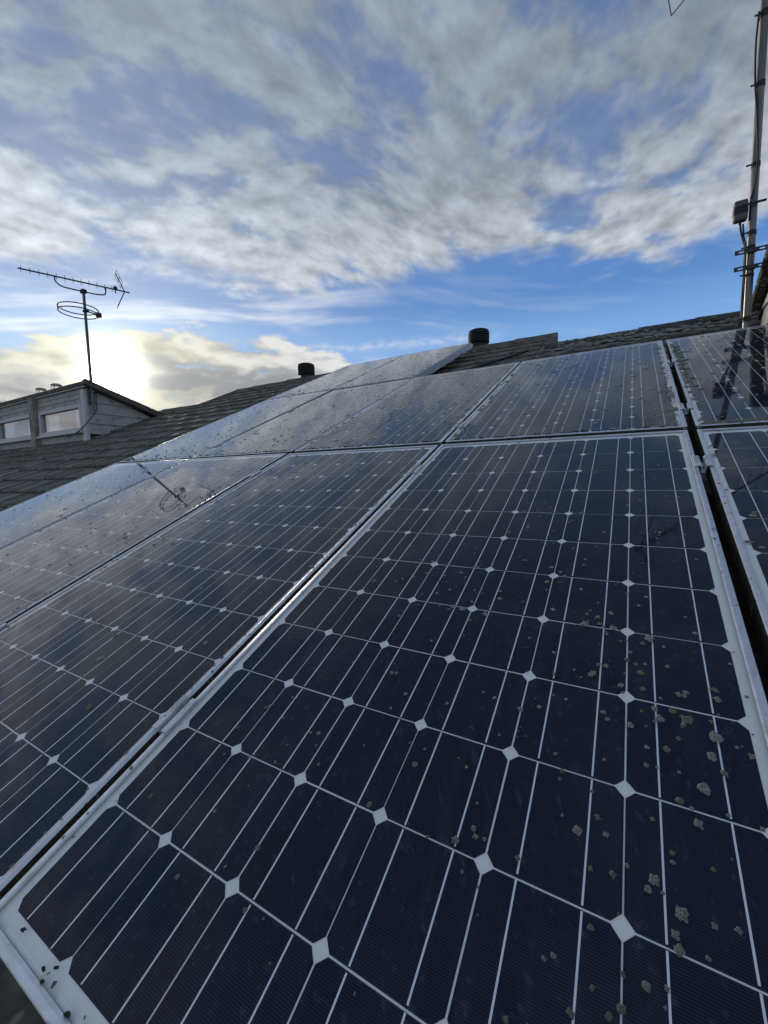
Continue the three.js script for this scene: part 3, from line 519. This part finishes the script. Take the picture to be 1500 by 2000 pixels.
/* ------------------------------------------------------------------ roof vents */
function vent(label, x, z, y, s) {
  const g = thing('roof_vent', label, 'roof vent', vec(x, y, z), 'black vents on the middle ridge'); g.scale.set(s, s * 0.76, s);
  mesh('base_pipe', new THREE.CylinderGeometry(0.085, 0.10, 0.09, 20).translate(0, 0.03, 0), M.blackPlastic, g);
  for (let k = 0; k < 5; k++) mesh('louvre_ring', new THREE.LatheGeometry([[0.088, 0], [0.128, -0.012], [0.130, -0.003], [0.118, 0.026], [0.092, 0.022], [0.088, 0]].map(([a, b]) => new THREE.Vector2(a, b)), 28).translate(0, 0.085 + k * 0.034, 0), M.blackPlastic, g);
  const posts = []; for (let k = 0; k < 10; k++) { const a = k / 10 * T2; if (k % 5 < 4) posts.push(box(0.058, 0.20, 0.006).rotateY(-a + Math.PI / 2).translate(Math.cos(a) * 0.092, 0.155, Math.sin(a) * 0.092)); }
  mesh('inner_ribs', merge(posts), M.blackPlastic, g);
  mesh('cap', new THREE.LatheGeometry([[0.0, 0.285], [0.05, 0.283], [0.10, 0.272], [0.122, 0.258], [0.122, 0.246], [0.0, 0.246]].map(([a, b]) => new THREE.Vector2(a, b)), 28), M.blackPlastic, g);
}
vent('black ribbed roof vent beside the top corner of the panels', -1.00, -5.02, 2.075, 1.0);
vent('black ribbed roof vent standing alone on the ridge left of the panels', -3.78, -5.02, 2.075, 1.04);
function cowl(label, x, z, y) {
  const g = thing('flue_cowl', label, 'flue cowl', vec(x, y, z), 'flue cowls on the far house'); mesh('collar', new THREE.CylinderGeometry(0.075, 0.085, 0.05, 18).translate(0, 0.02, 0), M.cowl, g);
  for (let k = 0; k < 6; k++) { const a = k / 6 * T2; mesh('stay', rod(vec(Math.cos(a) * 0.07, 0.04, Math.sin(a) * 0.07), vec(Math.cos(a) * 0.06, 0.12, Math.sin(a) * 0.06), 0.005, 6), M.cowl, g); }
  mesh('lid', new THREE.LatheGeometry([[0, 0.146], [0.05, 0.142], [0.075, 0.125], [0.075, 0.116], [0, 0.116]].map(([a, b]) => new THREE.Vector2(a, b)), 18), M.cowl, g);
}
cowl('small pale flue cowl left of its twin on the far house', -7.55, -2.95, 1.885);
cowl('small pale flue cowl nearer the mast on the far house', -7.02, -2.95, 1.885);

/* ------------------------------------------------------------------ aerials */
function yagi(label, mount, dir, front, rear, yBoom, opt) {
  /* mount: foot on the mast; dir: unit vector towards the reflector */
  const g = thing('yagi_antenna', label, 'antenna', mount), side = vec(-dir.z, 0, dir.x), at = (t, y = yBoom, s = 0) => vec(dir.x * t + side.x * s, y, dir.z * t + side.z * s);
  mesh('boom', rod(at(-front), at(rear), 0.0095, 10), M.antenna, g);
  const el = opt.el;
  for (let k = 0; k < opt.n; k++) { const t = -front + 0.03 + k * (front + rear - 0.24) / (opt.n - 1); mesh('director', rod(at(t, yBoom - el), at(t, yBoom + el), 0.0032, 6), M.antenna, g); }
  mesh('dipole_box', merge([rbox(0.05, 0.035, 0.035, 0.006).rotateY(Math.atan2(-dir.z, dir.x)).translate(at(rear - 0.17).x, yBoom + 0.02, at(rear - 0.17).z), rod(at(rear - 0.17, yBoom - 0.05), at(rear - 0.17, yBoom + 0.06), 0.008, 6)]), M.blackPlastic, g);
  /* corner reflector: two grids opening towards the directors */
  for (const s of [1, -1]) {
    const b0 = at(rear - 0.06), len = opt.refl, tip = at(rear - 0.06 - opt.lean * len, yBoom + s * len), bars = [rod(b0, tip, 0.007, 6)];
    for (const q of [-0.5, 0.5]) bars.push(rod(b0.clone().addScaledVector(side, q * opt.wide).lerp(tip.clone().addScaledVector(side, q * opt.wide), 0.35), tip.clone().addScaledVector(side, q * opt.wide), 0.0032, 5));
    for (const f of [0.35, 0.66, 1.0]) { const c = b0.clone().lerp(tip, f); bars.push(rod(c.clone().addScaledVector(side, -0.5 * opt.wide), c.clone().addScaledVector(side, 0.5 * opt.wide), 0.0032, 5)); }
    mesh('reflector', merge(bars), M.antenna, g);
  }
  if (opt.arm) mesh('support_arm', tube([at(-opt.arm, yBoom), at(-opt.arm, yBoom - 0.05), at(-opt.arm * 0.82, yBoom - 0.105), at(-opt.arm * 0.4, yBoom - 0.118), at(0, yBoom - 0.12), at(opt.arm * 0.55, yBoom - 0.118), at(opt.arm * 0.82, yBoom - 0.095), at(opt.arm * 0.86, yBoom - 0.04), at(opt.arm * 0.86, yBoom)], 0.0085, 40, 8), M.antenna, g);
  mesh('mast_clamp', merge([rbox(0.075, 0.05, 0.06, 0.008, 0, opt.arm ? yBoom - 0.12 : yBoom, 0), rod(vec(-0.06, (opt.arm ? yBoom - 0.12 : yBoom) + 0.01, 0), vec(0.06, (opt.arm ? yBoom - 0.12 : yBoom) + 0.01, 0), 0.006, 6)]), M.blackPlastic, g);
  return g;
}
/* left: mast on the far house */
{
  const x = -5.80, z = -2.87, y0 = 1.50, y1 = 3.10, m = thing('antenna_mast', 'slim antenna mast on the peak of the far house, in front of the sun', 'mast', vec(x, y0, z));
  mesh('pole', new THREE.CylinderGeometry(0.017, 0.019, y1 - y0, 14).translate(0, (y1 - y0) / 2, 0), M.galv, m); m.rotation.z = 0.012;
  mesh('wall_bracket', merge([rbox(0.12, 0.03, 0.05, 0.004, -0.03, 0.12, 0), rbox(0.12, 0.03, 0.05, 0.004, -0.03, 0.26, 0), rbox(0.01, 0.2, 0.09, 0.003, -0.035, 0.19, 0)]), M.galv, m);
  mesh('cable', tube([vec(0.022, 1.56, 0), vec(0.026, 1.1, 0.008), vec(0.022, 0.6, 0), vec(0.03, 0.25, 0.01)], 0.005, 30, 6), M.rubber, m);
  yagi('dark yagi antenna on the left mast with ring aerial beneath', vec(x - 0.02, y1, z), vec(0.365, 0, -0.931), 0.665, 0.545, 0.11, { n: 12, el: 0.040, refl: 0.225, lean: 0.42, wide: 0.20, arm: 0.30 });
  const l = thing('ring_antenna', 'horizontal double ring aerial on the left mast under the yagi', 'antenna', vec(x, 2.80, z)), R = 0.225, dx = 0.365, dz = -0.931, cx = -0.06, cz = 0.06;
  for (const dy of [0, 0.055]) mesh('ring', new THREE.TorusGeometry(R, 0.0075, 8, 64).rotateX(Math.PI / 2).translate(cx, dy, cz), M.antenna, l);
  mesh('crossbar', rod(vec(0, 0.03, 0), vec(cx + dx * R, 0.02, cz + dz * R), 0.009, 8), M.antenna, l);
  mesh('feed_box', rbox(0.07, 0.06, 0.05, 0.01).rotateY(1.2).translate(cx + dx * R, 0.02, cz + dz * R), M.blackPlastic, l);
  mesh('end_strap', rod(vec(cx - dx * R, 0, cz - dz * R), vec(cx - dx * R, 0.055, cz - dz * R), 0.006, 6), M.antenna, l);
  mesh('clamp', rbox(0.08, 0.03, 0.05, 0.006, 0, 0.03, 0), M.blackPlastic, l);
}
/* right: stout pole strapped to the near gable */
{
  const x = 1.279, z = -3.47, y0 = 1.365, y1 = 3.80, m = thing('antenna_mast', 'stout steel antenna pole at the right edge, strapped to the boarded gable', 'mast', vec(x, y0, z)), Y = (y) => y - y0;
  mesh('pole', new THREE.CylinderGeometry(0.0212, 0.0212, y1 - y0, 24).translate(0, (y1 - y0) / 2, 0), M.pole, m); m.rotation.z = -0.004;
  for (const y of [1.905, 1.803]) {
    /* slotted flat bar from the pole to the wall */
    const s = new THREE.Shape([[-0.085, -0.014], [0.20, -0.014], [0.20, 0.014], [-0.085, 0.014]].map(([a, b]) => new THREE.Vector2(a, b)));
    for (const c of [-0.052, 0.052, 0.11]) { const q = new THREE.Path(); q.absellipse(c, 0, 0.016, 0.0058, 0, T2, true); s.holes.push(q); }
    const g = new THREE.ExtrudeGeometry(s, { depth: 0.005, bevelEnabled: false, curveSegments: 10 }); mesh('wall_bracket', g.translate(0, Y(y), 0.026), M.antenna, m);
    mesh('bracket_clamp', merge([new THREE.TorusGeometry(0.026, 0.006, 6, 24).rotateX(Math.PI / 2).translate(0, Y(y), 0), rbox(0.05, 0.022, 0.008, 0.002, 0, Y(y), 0.032)]), M.antenna, m);
  }
  for (const [y, h] of [[1.485, 0.035], [1.76, 0.016], [1.93, 0.024], [2.02, 0.03], [2.43, 0.03], [2.90, 0.032], [3.30, 0.04]]) {
    const g = new THREE.CylinderGeometry(0.0235, 0.0235, h, 24, 1); mesh('tape_band', g.translate(0, Y(y), 0), M.rubber, m);
    mesh('tie_tail', rbox(0.030, 0.010, 0.006, 0.002, -0.036, Y(y) + 0.004, 0.012), M.rubber, m);
  }
  mesh('cable', tube([vec(-0.029, Y(3.32), 0.012), vec(-0.036, Y(3.15), 0.014), vec(-0.029, Y(2.92), 0.012), vec(-0.012, Y(2.7), 0.028), vec(0.002, Y(2.45), 0.030), vec(-0.004, Y(2.3), 0.031), vec(-0.02, Y(2.22), 0.026)], 0.0055, 40, 8), M.rubber, m);
  mesh('cable', tube([vec(-0.062, Y(2.085), 0.012), vec(-0.058, Y(2.04), 0.014), vec(-0.046, Y(1.99), 0.016), vec(-0.032, Y(1.935), 0.014), vec(-0.031, Y(1.8), 0.014), vec(-0.032, Y(1.62), 0.014), vec(-0.036, Y(1.48), 0.016), vec(-0.06, Y(1.42), 0.03), vec(-0.12, Y(1.375), 0.06)], 0.0062, 60, 8), M.rubber, m);
  mesh('cable', tube([vec(-0.048, Y(2.085), 0.012), vec(-0.042, Y(2.0), 0.02), vec(-0.03, Y(1.94), 0.022), vec(-0.027, Y(1.8), 0.02), vec(-0.029, Y(1.5), 0.02), vec(-0.04, Y(1.40), 0.03), vec(-0.08, Y(1.37), 0.08)], 0.005, 60, 8), M.rubber, m);
  const b = thing('amplifier_box', 'small grey weatherproof box taped to the right antenna pole', 'box', vec(x - 0.062, 2.10, z + 0.012));
  mesh('housing', rbox(0.072, 0.128, 0.05, 0.012, 0, 0.066, 0), M.greyPlastic, b);
  mesh('tape_wrap', rbox(0.0745, 0.060, 0.0525, 0.010, 0, 0.067, 0), M.rubber, b);
  mesh('strap', merge([box(0.088, 0.012, 0.004, 0.05, 0.088, 0.026), box(0.040, 0.010, 0.012, 0.104, 0.094, 0.012)]), M.rubber, b);
  mesh('cable_gland', new THREE.CylinderGeometry(0.008, 0.008, 0.014, 10).translate(0, -0.004, 0), M.blackPlastic, b);
  yagi('large yagi antenna on the right pole, only its lower bars in view', vec(x + 0.01, 3.40, z), vec(-0.737, 0, 0.676), 0.85, 0.77, 0.325, { n: 11, el: 0.20, refl: 0.44, lean: 0.30, wide: 0.22, arm: 0 });
}

/* ------------------------------------------------------------------ moss on the near ridge */
{
  const r = rng(404), parts = [[], [], []], n = 460;
  for (let i = 0; i < n; i++) {
    const u = -0.1 + Math.pow(r(), 0.8) * 1.5, onCap = r() < 0.6, s = 0.010 + Math.pow(r(), 1.6) * 0.034, q = LICHEN[Math.floor(r() * 8)].clone().scale(s, 0.012 + 0.5 * s * r(), s * 0.8).rotateY(r() * 6.28);
    let p;
    if (onCap) { const t = -0.25 + 1.2 * r(); p = nearH.top.clone().add(vec(u, 0.068 - Math.pow(Math.abs(t), 1.45) * 0.085, t * 0.146)); p.x = u; q.rotateX(Math.sign(t) * Math.atan(0.62 * Math.pow(Math.abs(t), 0.45))); } else { const v = 4.48 - r() * 0.36; p = rp(u, v, ROOF_N + 0.052); q.rotateX(PITCH - 0.08); }
    parts[onCap && Math.hypot((u - 1.17) / 0.16, 0.5) < 0.9 && r() < 0.7 ? 2 : r() < 0.25 ? 1 : 0].push(q.translate(p.x - nearH.base.x, p.y - nearH.base.y, p.z - nearH.base.z));
  }
  mesh('orange_lichen', merge(parts[2]), M.orange, nearH.h).userData.kind = 'stuff'; mesh('lichen_crust', merge(parts[0]), LICHEN_MATS[2], nearH.h).userData.kind = 'stuff'; mesh('moss', merge(parts[1]), M.moss, nearH.h).userData.kind = 'stuff';
  /* debris on the middle roof and the far slope */
  const p2 = []; for (let i = 0; i < 700; i++) { const inR = r() < 0.3, u = inR ? -0.85 + r() * 0.72 : -5.2 + r() * 2.6, v = inR ? 3.3 + r() * 2.0 : 1.5 + r() * 3.7, course = Math.round((5.32 - v) / EXPO) * EXPO, s = 0.006 + 0.016 * r() * r(); const p = rp(u, 5.32 - course - 0.012 - r() * 0.02, ROOF_N + 0.03); p2.push(LICHEN[Math.floor(r() * 8)].clone().scale(s * 1.6, 0.04 + 0.06 * r(), s).rotateX(PITCH).translate(p.x - midH.base.x, p.y - midH.base.y, p.z - midH.base.z)); }
  mesh('moss', merge(p2), M.moss, midH.h).userData.kind = 'stuff';
}
/* a cable lying across the bare tiles */
{ const pts = [[-0.70, 3.75], [-0.50, 4.02], [-0.33, 4.22], [-0.22, 4.40]].map(([u, v]) => rp(u, v, -0.118)); const g = tube(pts, 0.012, 24, 8); const m = mesh('roof_cable', g, M.rubber, scene); tag(m, 'dark cable lying across the bare tiles below the step in the ridge', 'cable'); }

/* ------------------------------------------------------------------ bare trees: one behind the far house, some before the terrace that the far windows mirror */
function bareTree(label, x, z, hgt, seed) {
  const g = thing('bare_tree', label, 'tree', vec(x, GROUND, z), 'leafless garden trees'), r = rng(seed), trunk = [], twigs = [];
  const grow = (p, d, len, rad, depth) => {
    const q = p.clone().addScaledVector(d, len), c = new THREE.CylinderGeometry(rad * 0.66, rad, len * 1.03, depth > 3 ? 8 : 5, 1, true); c.applyQuaternion(new THREE.Quaternion().setFromUnitVectors(vec(0, 1, 0), d)); const mid = p.clone().add(q).multiplyScalar(0.5); (depth > 3 ? trunk : twigs).push(c.translate(mid.x, mid.y, mid.z));
    if (depth === 0) return; const n = depth > 4 ? 3 : 2 + (r() < 0.55 ? 1 : 0);
    for (let i = 0; i < n; i++) { const dd = d.clone().add(vec(r() - 0.5, (r() - 0.28) * 0.75, r() - 0.5).multiplyScalar(1.15)).normalize(); grow(q, dd, len * (0.66 + 0.2 * r()), rad * (0.56 + 0.14 * r()), depth - 1); }
  };
  grow(vec(0, 0, 0), vec(0.03, 1, 0.02).normalize(), hgt * 0.25, hgt * 0.02, 6);
  mesh('trunk', merge(trunk), M.bark, g); mesh('crown', merge(twigs), M.bark, g);
}
bareTree('leafless tree behind the far house at the left edge', -29.5, -8.5, 11.8, 5);
bareTree('leafless tree in the gardens, mirrored in the far windows', -17, 16, 11, 9);
bareTree('leafless tree in the gardens beyond the mirrored one', -24, 21, 12, 15);

renderer.render(scene, camera);
